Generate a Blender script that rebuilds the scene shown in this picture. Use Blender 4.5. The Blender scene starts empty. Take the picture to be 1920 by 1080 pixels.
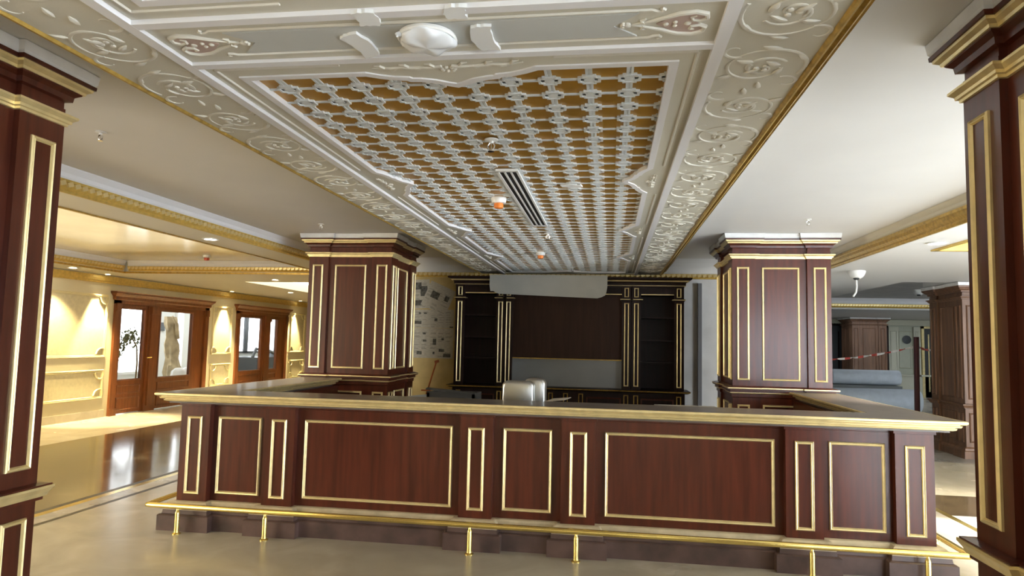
import bpy, bmesh, math, random
from mathutils import Vector, Matrix
from mathutils.geometry import tessellate_polygon
random.seed(7)
S = bpy.context.scene
COL = S.collection
PI = math.pi

# ------------------------------------------------------------------ materials
def new_mat(name):
    m = bpy.data.materials.new(name); m.use_nodes = True
    nt = m.node_tree; b = nt.nodes['Principled BSDF']
    return m, nt, b
def mat(name, col, rough=0.5, metal=0.0, var=0.0, scale=6.0, stretch=(1,1,1), bump=0.0, bscale=40.0, coat=0.0, emit=None, estr=0.0, spec=0.5, col2=None):
    m, nt, b = new_mat(name)
    b.inputs['Base Color'].default_value = (*col, 1)
    b.inputs['Roughness'].default_value = rough
    b.inputs['Metallic'].default_value = metal
    b.inputs['Coat Weight'].default_value = coat
    b.inputs['Coat Roughness'].default_value = 0.12
    b.inputs['Specular IOR Level'].default_value = spec
    if emit:
        b.inputs['Emission Color'].default_value = (*emit, 1); b.inputs['Emission Strength'].default_value = estr
    if var or bump:
        tc = nt.nodes.new('ShaderNodeTexCoord'); mp = nt.nodes.new('ShaderNodeMapping')
        mp.inputs['Scale'].default_value = stretch
        nt.links.new(tc.outputs['Object'], mp.inputs['Vector'])
    if var:
        n = nt.nodes.new('ShaderNodeTexNoise'); n.inputs['Scale'].default_value = scale; n.inputs['Detail'].default_value = 5
        nt.links.new(mp.outputs['Vector'], n.inputs['Vector'])
        r = nt.nodes.new('ShaderNodeValToRGB')
        r.color_ramp.elements[0].position = 0.3; r.color_ramp.elements[1].position = 0.7
        c2 = col2 if col2 else tuple(min(1, c*(1+var)) for c in col)
        c1 = col if col2 else tuple(c*(1-var) for c in col)
        r.color_ramp.elements[0].color = (*c1, 1); r.color_ramp.elements[1].color = (*c2, 1)
        nt.links.new(n.outputs['Fac'], r.inputs['Fac']); nt.links.new(r.outputs['Color'], b.inputs['Base Color'])
    if bump:
        n2 = nt.nodes.new('ShaderNodeTexNoise'); n2.inputs['Scale'].default_value = bscale; n2.inputs['Detail'].default_value = 3
        nt.links.new(mp.outputs['Vector'], n2.inputs['Vector'])
        bp = nt.nodes.new('ShaderNodeBump'); bp.inputs['Strength'].default_value = bump; bp.inputs['Distance'].default_value = 0.01
        nt.links.new(n2.outputs['Fac'], bp.inputs['Height']); nt.links.new(bp.outputs['Normal'], b.inputs['Normal'])
    return m
def emis(name, col, s):
    m, nt, b = new_mat(name)
    b.inputs['Base Color'].default_value = (*col, 1)
    b.inputs['Emission Color'].default_value = (*col, 1); b.inputs['Emission Strength'].default_value = s
    return m
def marble(name, c1, c2, vein, scale=2.0, rough=0.12):
    m, nt, b = new_mat(name)
    tc = nt.nodes.new('ShaderNodeTexCoord')
    n = nt.nodes.new('ShaderNodeTexNoise'); n.inputs['Scale'].default_value = scale; n.inputs['Detail'].default_value = 8; n.inputs['Distortion'].default_value = 1.2
    nt.links.new(tc.outputs['Object'], n.inputs['Vector'])
    r = nt.nodes.new('ShaderNodeValToRGB')
    e = r.color_ramp.elements
    e[0].position = .32; e[0].color = (*c1, 1); e[1].position = .62; e[1].color = (*c2, 1)
    v = r.color_ramp.elements.new(.50); v.color = (*[(a+b_)/2 for a, b_ in zip(c1, c2)], 1)
    v2 = r.color_ramp.elements.new(.72); v2.color = (*vein, 1)
    nt.links.new(n.outputs['Fac'], r.inputs['Fac']); nt.links.new(r.outputs['Color'], b.inputs['Base Color'])
    n3 = nt.nodes.new('ShaderNodeTexNoise'); n3.inputs['Scale'].default_value = 1.3; n3.inputs['Detail'].default_value = 4
    nt.links.new(tc.outputs['Object'], n3.inputs['Vector'])
    mr = nt.nodes.new('ShaderNodeMapRange'); mr.inputs['To Min'].default_value = rough*.6; mr.inputs['To Max'].default_value = rough*1.7
    nt.links.new(n3.outputs['Fac'], mr.inputs['Value']); nt.links.new(mr.outputs['Result'], b.inputs['Roughness'])
    return m
WOOD   = mat('mahogany_varnish', (.075,.0165,.008), .30, var=.30, scale=3.5, stretch=(7,7,.55), spec=.4, coat=.12, bump=.03, bscale=30)
WOODD  = mat('dark_mahogany', (.016,.006,.005), .45, var=.3, scale=3.5, stretch=(7,7,.55), spec=.25)
WOODB  = mat('back_panel_mahogany', (.032,.013,.007), .55, spec=.25, var=.25, scale=3, stretch=(6,6,.6))
DOORW  = mat('door_walnut', (.17,.055,.016), .38, var=.25, scale=4, stretch=(6,6,.6))
GOLD   = mat('gold_leaf_paint', (.80,.66,.34), .34, metal=.55, var=.10, scale=14)
GOLDD  = mat('old_gold_moulding', (.50,.33,.08), .38, metal=.6, var=.25, scale=25)
GOLDC  = mat('warm_gold_crown', (.70,.50,.14), .40, metal=.45, var=.14, scale=18, bump=.08, bscale=60)
GOLDP  = mat('gold_lattice_backing', (.44,.235,.03), .36, metal=.35, var=.15, scale=3)
BRASS  = mat('polished_brass', (.80,.62,.20), .22, metal=.9, var=.08, scale=8)
CEILW  = mat('side_ceiling_paint', (.71,.70,.68), .55, var=.02, scale=2)
CEILB  = mat('panel_beige_paint', (.60,.57,.48), .6, var=.03, scale=3, bump=.04, bscale=90)
CEILG  = mat('panel_grey_paint', (.52,.53,.51), .6, var=.03, scale=4)
STRIPW = mat('white_strip_paint', (.76,.75,.76), .5)
LATT   = mat('lattice_white_paint', (.66,.69,.70), .5)
RELIEF = mat('relief_plaster', (.66,.63,.55), .42)
ROSE   = mat('dusty_rose_paint', (.50,.38,.33), .6)
PATCH  = mat('white_filler', (.78,.79,.79), .7)
PLAST  = mat('raw_white_plaster', (.80,.80,.80), .75, var=.06, scale=9)
STRETCH= mat('shiny_cream_ceiling', (.74,.66,.45), .16, var=.05, scale=2)
SOFFIT = mat('soffit_paint', (.74,.70,.58), .5)
SOFFR  = mat('white_soffit_paint', (.74,.74,.73), .5)
COVEW  = mat('white_cove', (.82,.82,.85), .5)
WALLC  = mat('cream_wall', (.80,.72,.50), .5, var=.03, scale=2)
WALLP  = mat('cream_damask_panel', (.74,.66,.44), .5, var=.07, scale=16)
WALLR  = mat('wall_relief_cream', (.82,.72,.42), .38)
WALLB  = mat('back_wall_plaster', (.60,.47,.22), .8, var=.12, scale=5)
WALLG  = mat('grey_primed_wall', (.62,.61,.60), .8, var=.10, scale=3)
FARW   = mat('far_wall_green_cream', (.50,.52,.42), .5, var=.06, scale=3)
DUSTTOP= mat('dusty_counter_wood', (.115,.092,.08), .36, var=.2, scale=7, stretch=(1,1,1), coat=.1)
PLINTH = mat('plinth_brown_marble', (.085,.050,.042), .42, var=.45, scale=5)
DUSTC  = mat('dusty_sheen_plinth_cap', (.50,.42,.28), .45, var=.2, scale=8)  # cream colour carries dust plus the glossy reflection on the bevel
FLOORB = marble('beige_marble', (.33,.295,.24), (.41,.37,.30), (.46,.41,.34), 1.6, .20)
FLOORD = marble('brown_marble', (.085,.062,.038), (.16,.118,.07), (.30,.24,.16), 1.6, .10)
FLOORG = marble('grey_dust_marble', (.30,.28,.25), (.42,.39,.35), (.5,.47,.42), 2.5, .25)
FLOORC = marble('cream_marble', (.62,.55,.42), (.70,.63,.50), (.74,.68,.56), 2.0, .22)
FLOORW = marble('bounce_white_marble', (.62,.62,.61), (.70,.70,.70), (.74,.74,.75), 2.0, .22)  # right floor zone made white to bounce sun onto the right ceiling
LINE   = mat('dark_inlay', (.05,.045,.04), .35)
BLACK  = mat('black_void', (.008,.008,.008), .6)
WHITEP = mat('white_plastic', (.82,.82,.80), .35)
FILM   = mat('milky_protective_film', (.80,.82,.84), .22, coat=.3)
ORANGE = mat('orange_dust_cap', (.80,.22,.03), .4)
REDCAP = mat('red_dust_cap', (.62,.10,.05), .4)
CHROME = mat('chrome', (.8,.8,.8), .18, metal=1)
STEEL  = mat('brushed_steel', (.62,.63,.63), .30, metal=1, bump=.05, bscale=50)
PAPER  = mat('grey_wrapping_foam', (.42,.42,.39), .8, var=.05, scale=4)
NEWSP  = mat('newsprint', (.52,.50,.44), .9, var=.16, scale=22, stretch=(1,1,3))
INK    = mat('newsprint_ink', (.11,.11,.10), .9, var=.6, scale=30)
GREYINK= mat('newsprint_grey', (.27,.26,.23), .9, var=.35, scale=60)
SPLASH = mat('grey_backsplash', (.25,.26,.27), .5, var=.08, scale=2)
RUST   = mat('red_oxide_steel', (.42,.10,.02), .55, var=.25, scale=14)
CARD   = mat('grey_board', (.46,.44,.42), .8)
BLUEP  = mat('pale_blue_sheet', (.42,.52,.66), .6)
FOAM   = mat('white_foam_roll', (.76,.83,.92), .6, var=.05, scale=8)
SLABM  = mat('dark_insulation_board', (.20,.21,.21), .7)
TAPEM, tnt, tb = new_mat('red_white_tape')
_tc = tnt.nodes.new('ShaderNodeTexCoord'); _w = tnt.nodes.new('ShaderNodeTexWave'); _w.inputs['Scale'].default_value = 1.6
_r = tnt.nodes.new('ShaderNodeValToRGB'); _r.color_ramp.interpolation = 'CONSTANT'
_r.color_ramp.elements[0].color = (.85,.82,.80,1); _r.color_ramp.elements[1].position = .62; _r.color_ramp.elements[1].color = (.65,.10,.08,1)
tnt.links.new(_tc.outputs['Object'], _w.inputs['Vector']); tnt.links.new(_w.outputs['Fac'], _r.inputs['Fac']); tnt.links.new(_r.outputs['Color'], tb.inputs['Base Color'])
COLW   = mat('brown_pillar_wood', (.17,.085,.045), .45, var=.3, scale=3, stretch=(6,6,.5))
ROOMW  = mat('room_white', (.80,.82,.80), .7)
LEAF   = mat('leaf_green', (.26,.28,.14), .6, var=.4, scale=20)
BARK   = mat('dry_hessian', (.36,.28,.16), .85, var=.3, scale=6)
DARKG  = mat('dark_machine', (.04,.045,.05), .4)
CLOTHW = mat('white_cloth', (.80,.80,.78), .8)
DAYL   = emis('daylight_pane', (.90,.95,1.0), 3.0)
DAYR   = emis('daylight_pane_rear', (.82,.90,1.0), 7.5)
DAYS   = emis('daylight_pane_side', (.84,.91,1.0), 6.0)
WARM   = emis('warm_lamp', (1.0,.90,.68), 22.0)
COOLW  = emis('white_lamp', (1.0,.97,.92), 22.0)
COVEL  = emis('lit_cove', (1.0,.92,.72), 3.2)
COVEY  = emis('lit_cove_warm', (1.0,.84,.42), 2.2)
m_, nt_, b_ = new_mat('clear_glass')
b_.inputs['Base Color'].default_value = (1,1,1,1); b_.inputs['Roughness'].default_value = .02
_t = nt_.nodes.new('ShaderNodeBsdfTransparent'); _g = nt_.nodes.new('ShaderNodeBsdfGlossy'); _g.inputs['Roughness'].default_value = .03
_x = nt_.nodes.new('ShaderNodeMixShader'); _x.inputs[0].default_value = .06
nt_.links.new(_t.outputs[0], _x.inputs[1]); nt_.links.new(_g.outputs[0], _x.inputs[2])
nt_.links.new(_x.outputs[0], nt_.nodes['Material Output'].inputs['Surface'])
GLASS = m_

# ------------------------------------------------------------------ mesh builder
def world_loc(o):
    l = Vector((0,0,0))
    while o: l += o.location; o = o.parent
    return l
class MB:
    def __init__(self): self.v = []; self.f = []; self.m = []; self.mi = 0
    def add(self, vs, fs):
        n = len(self.v); self.v += [tuple(v) for v in vs]
        for f in fs: self.f.append([i+n for i in f]); self.m.append(self.mi)
        return self
    def box(self, x0, x1, y0, y1, z0, z1):
        v = [(x,y,z) for z in (z0,z1) for y in (y0,y1) for x in (x0,x1)]
        return self.add(v, [(0,2,3,1),(4,5,7,6),(0,1,5,4),(2,6,7,3),(0,4,6,2),(1,3,7,5)])
    def obox(self, c, u, v, w):   # centre and three half vectors
        c, u, v, w = map(Vector, (c,u,v,w))
        p = [c+u*a+v*b+w*d for d in (-1,1) for b in (-1,1) for a in (-1,1)]
        return self.add(p, [(0,2,3,1),(4,5,7,6),(0,1,5,4),(2,6,7,3),(0,4,6,2),(1,3,7,5)])
    def loops(self, rings, cap0=False, cap1=False, closed=True):
        n = len(rings[0]); vs = [p for r in rings for p in r]; fs = []
        for i in range(len(rings)-1):
            for j in range(n if closed else n-1):
                k = (j+1) % n
                fs.append((i*n+j, i*n+k, (i+1)*n+k, (i+1)*n+j))
        if cap0: fs.append(tuple(range(n))[::-1])
        if cap1: fs.append(tuple((len(rings)-1)*n+j for j in range(n)))
        return self.add(vs, fs)
    def tube(self, pts, r, seg=8, cap=True):
        pts = [Vector(p) for p in pts]; rr = r if isinstance(r, (list,tuple)) else [r]*len(pts)
        rings = []; up = None
        for i, p in enumerate(pts):
            d = (pts[min(i+1,len(pts)-1)]-pts[max(i-1,0)]).normalized()
            if up is None:
                up = Vector((0,0,1)) if abs(d.z) < .9 else Vector((1,0,0))
            a = d.cross(up).normalized(); b = a.cross(d).normalized(); up = b
            rings.append([p+(a*math.cos(2*PI*k/seg)+b*math.sin(2*PI*k/seg))*rr[i] for k in range(seg)])
        return self.loops(rings, cap, cap)
    def lathe(self, c, prof, seg=24, cap0=True, cap1=True):  # about z; prof (r,z)
        c = Vector(c)
        return self.loops([[c+Vector((r*math.cos(2*PI*k/seg), r*math.sin(2*PI*k/seg), z)) for k in range(seg)] for r, z in prof], cap0, cap1)
    def prism(self, poly, z0, z1):
        return self.loops([[(x,y,z0) for x,y in poly],[(x,y,z1) for x,y in poly]], True, True)
    def shell(self, outline, prof, cap0=True, cap1=True):    # prof: (offset, z), outline CCW
        rings = [[(x,y,z) for x,y in offset(outline, d)] for d, z in prof]
        return self.loops(rings, cap0, cap1)
    def frame(self, O, U, V, N, u0, u1, v0, v1, w=.018, h=.014, fill=None):
        O, U, V, N = map(Vector, (O,U,V,N))
        prof = [(0,0),(0,h*.6),(w*.25,h),(w*.55,h*.75),(w*.75,h*.9),(w,h*.3),(w,0)]
        rings = []
        for i, hh in prof:
            rings.append([O+U*a+V*b+N*hh for a,b in ((u0+i,v0+i),(u1-i,v0+i),(u1-i,v1-i),(u0+i,v1-i))])
        return self.loops(rings)
    def build(self, name, mats, parent=None, smooth=False, loc=None):
        me = bpy.data.meshes.new(name)
        off = world_loc(parent) if parent else Vector(loc or (0,0,0))
        me.from_pydata([(Vector(v)-off)[:] for v in self.v], [], self.f); me.validate()
        if not isinstance(mats, (list,tuple)): mats = [mats]
        for m in mats: me.materials.append(m)
        for p, i in zip(me.polygons, self.m): p.material_index = i; p.use_smooth = smooth
        bm = bmesh.new(); bm.from_mesh(me); bmesh.ops.recalc_face_normals(bm, faces=bm.faces); bm.to_mesh(me); bm.free()
        if smooth:
            try: me.set_sharp_from_angle(angle=math.radians(40))
            except Exception: pass
        o = bpy.data.objects.new(name, me); COL.objects.link(o)
        if parent: o.parent = parent
        else: o.location = off
        return o
def offset(poly, d):
    n = len(poly); out = []
    for i in range(n):
        p0, p1, p2 = Vector(poly[i-1]), Vector(poly[i]), Vector(poly[(i+1)%n])
        a = (p1-p0).normalized(); b = (p2-p1).normalized()
        na = Vector((a.y,-a.x)); nb = Vector((b.y,-b.x))
        k = 1+na.dot(nb)
        out.append(tuple(p1+(na+nb)*(d/max(k,.2))))
    return out
def empty(name, loc, label, cat, group=None):
    o = bpy.data.objects.new(name, None); COL.objects.link(o); o.location = loc; o.empty_display_size = .1
    return tag(o, label, cat, group)
def tag(o, label, cat, group=None):
    o['label'] = label; o['category'] = cat; o['kind'] = 'thing'
    if group: o['group'] = group
    return o
def struct(o, label=None):
    o['kind'] = 'structure'
    if label: o['label'] = label
    return o
def copy_tree(root, loc, label, group=None):
    r = root.copy(); COL.objects.link(r); r.location = loc; r['label'] = label
    if group: r['group'] = group
    def rec(src, dst):
        for ch in list(src.children):
            c = ch.copy(); COL.objects.link(c); c.parent = dst; rec(ch, c)
    rec(root, r)
    return r
X_, Y_, Z_ = Vector((1,0,0)), Vector((0,1,0)), Vector((0,0,1))

# ------------------------------------------------------------------ camera
cam = bpy.data.cameras.new('camera'); co = bpy.data.objects.new('camera', cam); COL.objects.link(co)
yaw, pitch, roll = .1466, .0797, .0226
f = Vector((-math.sin(yaw)*math.cos(pitch), math.cos(yaw)*math.cos(pitch), math.sin(pitch)))
r = Vector((math.cos(yaw), math.sin(yaw), 0)); u = r.cross(f)
r2 = r*math.cos(roll)+u*math.sin(roll); u2 = -r*math.sin(roll)+u*math.cos(roll)
co.matrix_world = Matrix(((r2.x,u2.x,-f.x,.6407),(r2.y,u2.y,-f.y,-5.3224),(r2.z,u2.z,-f.z,1.6163),(0,0,0,1)))
cam.sensor_width = 36; cam.lens = 1260.33/1920*36; cam.clip_start = .05; cam.clip_end = 200
S.camera = co

# ================================================================== SETTING
ZC, ZP, ZS = 2.92, 2.67, 2.72      # side ceilings, dropped panel, soffits
# floor in marble zones
fl = MB()
zones = [(-14,-9.0,3),(-9.0,-7.3,3),(-7.3,-4.45,1),(-4.45,-4.38,5),(-4.38,-4.30,4),(-4.30,-4.12,2),(-4.12,-4.06,5),(-4.06,3.93,0)]
for x0, x1, k in zones:
    fl.mi = k; fl.box(x0, x1, -11, 26, -.08, 0)
fl.mi = 4; fl.box(3.93, 4.0, -11, 26, -.08, 0)
for y0, y1, k in ((-11,2.05,6),(2.05,3.05,1),(3.05,5.5,3),(5.5,26,2)):
    fl.mi = k; fl.box(4.0, 14, y0, y1, -.08, 0)
struct(fl.build('floor', [FLOORB, FLOORD, FLOORG, FLOORC, BRASS, LINE, FLOORW]))

struct(MB().box(-3.69,3.6,-11,5.05,ZC,ZC+.1).build('ceiling', CEILW))
# left soffit, tray and corridor ceiling
ce = MB()
ce.box(-4.2,-3.69,-11,5.8,ZS,ZC+.1)
ce.box(-9.0,-8.2,-11,5.8,ZS,ZC+.1)
ce.box(-9.0,-6.8,5.8,18,ZS,ZC+.1); ce.box(-4.7,-3.69,5.8,18,ZS,ZC+.1)
ce.box(-6.8,-4.7,5.8,7.5,ZS,ZC+.1); ce.box(-6.8,-4.7,11,18,ZS,ZC+.1)
struct(ce.build('ceiling_corridor', SOFFIT))
struct(MB().box(-8.2,-4.2,-11,5.8,2.94,3.04).build('ceiling_tray', STRETCH))
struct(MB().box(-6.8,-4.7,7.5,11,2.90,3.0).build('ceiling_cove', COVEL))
ce = MB(); ce.box(3.6,4.07,-11,2.4,ZS-.02,ZC+.1); ce.box(4.07,14,2.4,6.1,ZS-.02,ZC+.1); ce.box(3.6,4.07,2.4,6.1,ZS-.02,ZC+.1)
ce.box(6.4,14,-11,2.4,ZS-.02,ZC+.1); ce.box(4.07,6.4,-11,-2,ZS-.02,ZC+.1)
ce.box(3.6,5.22,6.1,20.5,ZS-.02,ZC+.1); ce.box(5.95,14,6.1,7.1,ZS-.02,ZC+.1); ce.box(5.22,14,14.0,20.5,ZS-.02,ZC+.1)
struct(ce.build('ceiling_right', SOFFR))
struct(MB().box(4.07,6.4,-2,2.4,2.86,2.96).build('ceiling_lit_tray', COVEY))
struct(MB().box(5.22,14,6.1,14.0,3.0,3.1).build('ceiling_far_tray', WALLG))

# crown mouldings
def crown_x(name, x, s, y0, y1, z0, zg, z1, m_cove, m_gold, beads=True):
    """moulding on a face at x whose normal points to s (+1/-1) along x: gold part z0..zg, white cove zg..z1"""
    a = MB()
    prof = [(0,zg),(.035,zg),(.05,zg+.02),(.055,zg+(z1-zg)*.5),(.085,z1-.012),(.09,z1-.001),(0,z1-.001)]
    a.loops([[(x+s*d,y0,z) for d,z in prof],[(x+s*d,y1,z) for d,z in prof]], True, True)
    o = struct(a.build(name, m_cove))
    g = MB(); h = zg-z0
    prof = [(0,z0),(.02,z0),(.03,z0+.15*h),(.022,z0+.3*h),(.045,z0+.5*h),(.05,z0+.75*h),(.06,z0+.8*h),(.06,zg),(0,zg)]
    g.loops([[(x+s*d,y0,z) for d,z in prof],[(x+s*d,y1,z) for d,z in prof]], True, True)
    if beads:
        g.mi = 1; n = int((y1-y0)/.075)
        for i in range(n):
            yy = y0+(i+.5)*(y1-y0)/n
            g.obox((x+s*.055, yy, z0+.64*h), (0,.026,.010), (0,-.008,.016), (s*.010,0,0))
    g.build('gold_bead', [m_gold, GOLD], o)
    return o
def crown_y(name, y, s, x0, x1, z0, zg, z1, m_cove, m_gold, beads=True):
    a = MB()
    prof = [(0,zg),(.035,zg),(.05,zg+.02),(.055,zg+(z1-zg)*.5),(.085,z1-.012),(.09,z1-.001),(0,z1-.001)]
    a.loops([[(x0,y+s*d,z) for d,z in prof],[(x1,y+s*d,z) for d,z in prof]], True, True)
    o = struct(a.build(name, m_cove))
    g = MB(); h = zg-z0
    prof = [(0,z0),(.02,z0),(.03,z0+.15*h),(.022,z0+.3*h),(.045,z0+.5*h),(.05,z0+.75*h),(.06,z0+.8*h),(.06,zg),(0,zg)]
    g.loops([[(x0,y+s*d,z) for d,z in prof],[(x1,y+s*d,z) for d,z in prof]], True, True)
    if beads:
        g.mi = 1; n = int((x1-x0)/.075)
        for i in range(n):
            xx = x0+(i+.5)*(x1-x0)/n
            g.obox((xx, y+s*.055, z0+.64*h), (.026,0,.010), (-.008,0,.016), (0,s*.010,0))
    g.build('gold_bead', [m_gold, GOLD], o)
    return o
crown_x('trim_1', -3.69, 1, -11, 5.05, ZS, 2.82, ZC, COVEW, GOLDC)
o = MB(); o.box(-4.215,-4.185,-11,5.8,ZS-.012,ZS+.02); o.box(-8.215,-8.185,-11,5.8,ZS-.012,ZS+.02); o.box(-8.2,-4.2,5.785,5.815,ZS-.012,ZS+.02)
struct(o.build('trim_2', GOLDD))
crown_x('trim_3', -8.2, 1, -11, 5.74, ZS+.03, 2.84, 2.94, COVEW, GOLDC)
crown_y('trim_4', 5.8, -1, -8.1, -4.25, ZS+.03, 2.83, 2.94, COVEW, GOLDC)
crown_x('trim_5', 3.6, -1, -11, 5.05, ZS-.02, 2.83, ZC, SOFFIT, GOLDD, beads=False)
crown_y('trim_6', 5.05, -1, -3.6, 3.5, 2.615, 2.685, ZC, CEILW, GOLDC)
crown_y('trim_7', 14.0, -1, 5.22, 14, 2.74, 2.84, 3.0, COVEW, GOLDC)
o = MB(); o.box(4.04,4.10,-2,2.43,ZS-.035,ZS+.14); o.box(4.07,6.4,2.37,2.43,ZS-.035,ZS+.14)
struct(o.build('trim_8', GOLDC))
struct(MB().box(-9.0,-8.93,-11,18,2.60,2.7).box(-9,-8.95,-11,18,2.56,2.6).build('trim_9', GOLDC))

# walls
wb = MB(); wb.mi = 0; wb.box(-3.69,-1.7,5.05,5.25,0,3.02); wb.mi = 1; wb.box(-1.7,3.6,5.05,5.25,0,3.02)
struct(wb.build('wall_back', [WALLB, WALLG]))
struct(MB().box(-3.69,-3.5,5.25,20.5,0,3.02).build('wall_corridor', WALLC))
struct(MB().box(3.45,3.6,5.25,20.5,0,3.02).build('wall_service', WALLG))
struct(MB().box(-9.0,-3.69,18,18.2,0,3.02).build('wall_corridor_end', WALLC))
# left wall with two door openings
D1 = (6.58, 9.69); D2 = (10.95, 13.72); DT = 2.28
lw = MB()
for y0, y1 in ((-11,D1[0]),(D1[1],D2[0]),(D2[1],18)): lw.box(-9.2,-9,y0,y1,0,2.95)
for d in (D1,D2): lw.box(-9.2,-9,d[0],d[1],DT,2.95)
struct(lw.build('wall_left', WALLC))
def wall_panel(n, y0, y1, z0, z1):
    a = MB(); a.mi = 1; a.box(-9,-8.992,y0+.03,y1-.03,z0+.03,z1-.03); a.mi = 0
    a.frame((-9,0,0), Y_, Z_, X_, y0, y1, z0, z1, .05, .035)
    for yy in (y0+.06, y1-.06):                       # curled corner ornaments
        for zz in (z0+.06, z1-.06):
            s = 1 if yy < (y0+y1)/2 else -1; t = 1 if zz < (z0+z1)/2 else -1
            a.tube([(-8.98, yy+s*.16*math.cos(k*.5)*(1-k*.09), zz+t*.16*math.sin(k*.5)*(1-k*.09)) for k in range(8)], [.02-.0018*k for k in range(8)], 6)
    return struct(a.build('trim_%d' % n, [WALLR, WALLP]))
k = 10
for y0, y1 in ((-1.2,1.2),(1.4,3.7),(3.9,6.4),(9.9,10.75),(13.95,14.9),(15.1,17.5)):
    wall_panel(k, y0, y1, 1.14, 2.34); wall_panel(k+1, y0, y1, .36, .91); k += 2
struct(MB().box(-9,-8.97,-11,D1[0]-.1,0,.14).box(-9,-8.97,D1[1]+.1,D2[0]-.1,0,.14).box(-9,-8.97,D2[1]+.1,18,0,.14).build('baseboard_left', FLOORC))

# doors in the left wall
def door(name, d, m0, m1, g1, g2, st):
    y0, y1 = d; X = -9
    o = MB()
    o.box(X-.16,X+.05,y0,y0+.15,0,DT); o.box(X-.16,X+.05,y1-.15,y1,0,DT)
    o.box(X-.16,X+.05,y0,y1,2.19,DT)
    o.shell([(X-.02,y0-.02),(X+.05,y0-.02),(X+.05,y1+.02),(X-.02,y1+.02)], [(0,DT-.02),(.02,DT),(.02,DT+.05),(.06,DT+.09),(.085,DT+.11),(.085,DT+.135),(.1,DT+.15)])
    for yy in (y0+.075, y1-.075):                        # carved blocks
        o.box(X+.05,X+.075,yy-.06,yy+.06,2.05,2.2); o.box(X+.05,X+.075,yy-.08,yy+.08,0,.14)
    r = struct(o.build(name, DOORW))
    m = MB(); m.box(X-.08,X+.04,m0,m1,0,2.19); m.box(X+.04,X+.075,m0+.05,m1-.05,.12,2.05); m.box(X+.04,X+.10,m0+.03,m1-.03,2.02,2.18)
    m.build('mullion', DOORW, r)
    for (a, b), (ga, gb) in zip(((y0+.15,m0),(m1,y1-.15)), (g1,g2)):
        l = MB()
        l.box(X-.06,X,a,ga,.02,2.19); l.box(X-.06,X,gb,b,.02,2.19); l.box(X-.06,X,ga,gb,2.10,2.19); l.box(X-.06,X,ga,gb,.02,.69)
        l.frame((X,0,0), Y_, Z_, X_, ga-.03, gb+.03, .66, 2.13, .035, .02)
        l.frame((X,0,0), Y_, Z_, X_, ga, gb, .40, .58, .03, .018)
        l.frame((X,0,0), Y_, Z_, X_, ga, gb, .08, .34, .03, .018)
        lf = l.build('door_leaf', DOORW, r)
        MB().box(X-.035,X-.028,ga,gb,.69,2.10).build('pane', GLASS, lf)
    return r
d1 = door('door_1', D1, 7.56, 7.90, (6.79,7.47), (7.99,9.10), 0)
h = MB(); h.lathe((0,0,0),[(.02,0),(.02,.012)],12); h.v = [(-8.985+z, 7.66+x, 1.12+y) for x,y,z in h.v]
h.tube([(-8.98,7.66,1.12),(-8.93,7.66,1.12),(-8.92,7.66,1.12),(-8.92,7.54,1.11)], .013, 8); h.box(-9,-8.98,7.63,7.69,.98,1.2)
h.build('door_handle', BRASS, d1)
d2 = door('door_2', D2, 12.30, 12.69, (11.13,12.26), (12.73,13.16), 0)

# bright room behind the doors
rm = MB(); rm.box(-12.6,-12.4,5.5,20,0,2.95); rm.box(-12.6,-9.2,5.3,5.5,0,2.95); rm.box(-12.6,-9.2,20,20.2,0,2.95); rm.box(-12.6,-9.2,5.3,20.2,2.85,2.95)
struct(rm.build('wall_room', ROOMW))
def window(name, x, s, y0, y1, z0, z1, mull, mpane, mframe):
    a = MB()
    for y in (y0, y1-.06)+tuple(mull): a.box(x, x+s*.06, y, y+.06, z0, z1)
    a.box(x, x+s*.06, y0, y1, z0, z0+.06); a.box(x, x+s*.06, y0, y1, z1-.06, z1)
    o = struct(a.build(name, mframe)); MB().box(x+s*.01, x+s*.02, y0+.03, y1-.03, z0+.03, z1-.03).build('pane', mpane, o)
    return o
window('window_1', -12.4, 1, 10.2, 12.0, .5, 2.7, (), DAYL, WHITEP)
window('window_2', -12.4, 1, 15.6, 19.5, 1.0, 2.7, (17.2,17.3,17.4), DAYL, DARKG)
window('window_3', -12.4, 1, 13.35, 13.75, .4, 2.6, (), DAYL, WHITEP)

# rear and right of the hall (behind and beside the camera)
struct(MB().box(-9.2,4.2,-11.2,-11,0,3.02).box(8.6,14,-11.2,-11,0,3.02).box(4.2,8.6,-11.2,-11,2.65,3.02).box(4.2,8.6,-11.2,-11,0,.25).build('wall_rear', WALLC))
a = MB()
for xx in (4.2,5.65,7.1,8.52): a.box(xx,xx+.08,-11.1,-11.02,.25,2.65)
a.box(4.2,8.6,-11.1,-11.02,.25,.33); a.box(4.2,8.6,-11.1,-11.02,2.57,2.65)
wr = struct(a.build('window_4', WHITEP)); MB().box(4.2,8.6,-11.16,-11.12,.25,2.65).build('pane', DAYR, wr)
window('window_fill_left', -9, 1, -6.7, -2.5, .3, 2.45, (-5.4,-4.0), mat('warm_fill_pane', (.9,.85,.7), .3, emit=(1,.9,.72), estr=1.2), DOORW)  # unseen window with glowing pane, added to brighten the left ceiling
struct(MB().box(14,14.2,-11,-9,0,3.1).box(14,14.2,-2,20.5,0,3.1).box(14,14.2,-9,-2,0,.3).box(14,14.2,-9,-2,2.6,3.1).build('wall_right', FARW))
window('window_5', 14, -1, -9, -2, .3, 2.6, (-6.7,-4.4), GLASS, WHITEP)
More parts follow.
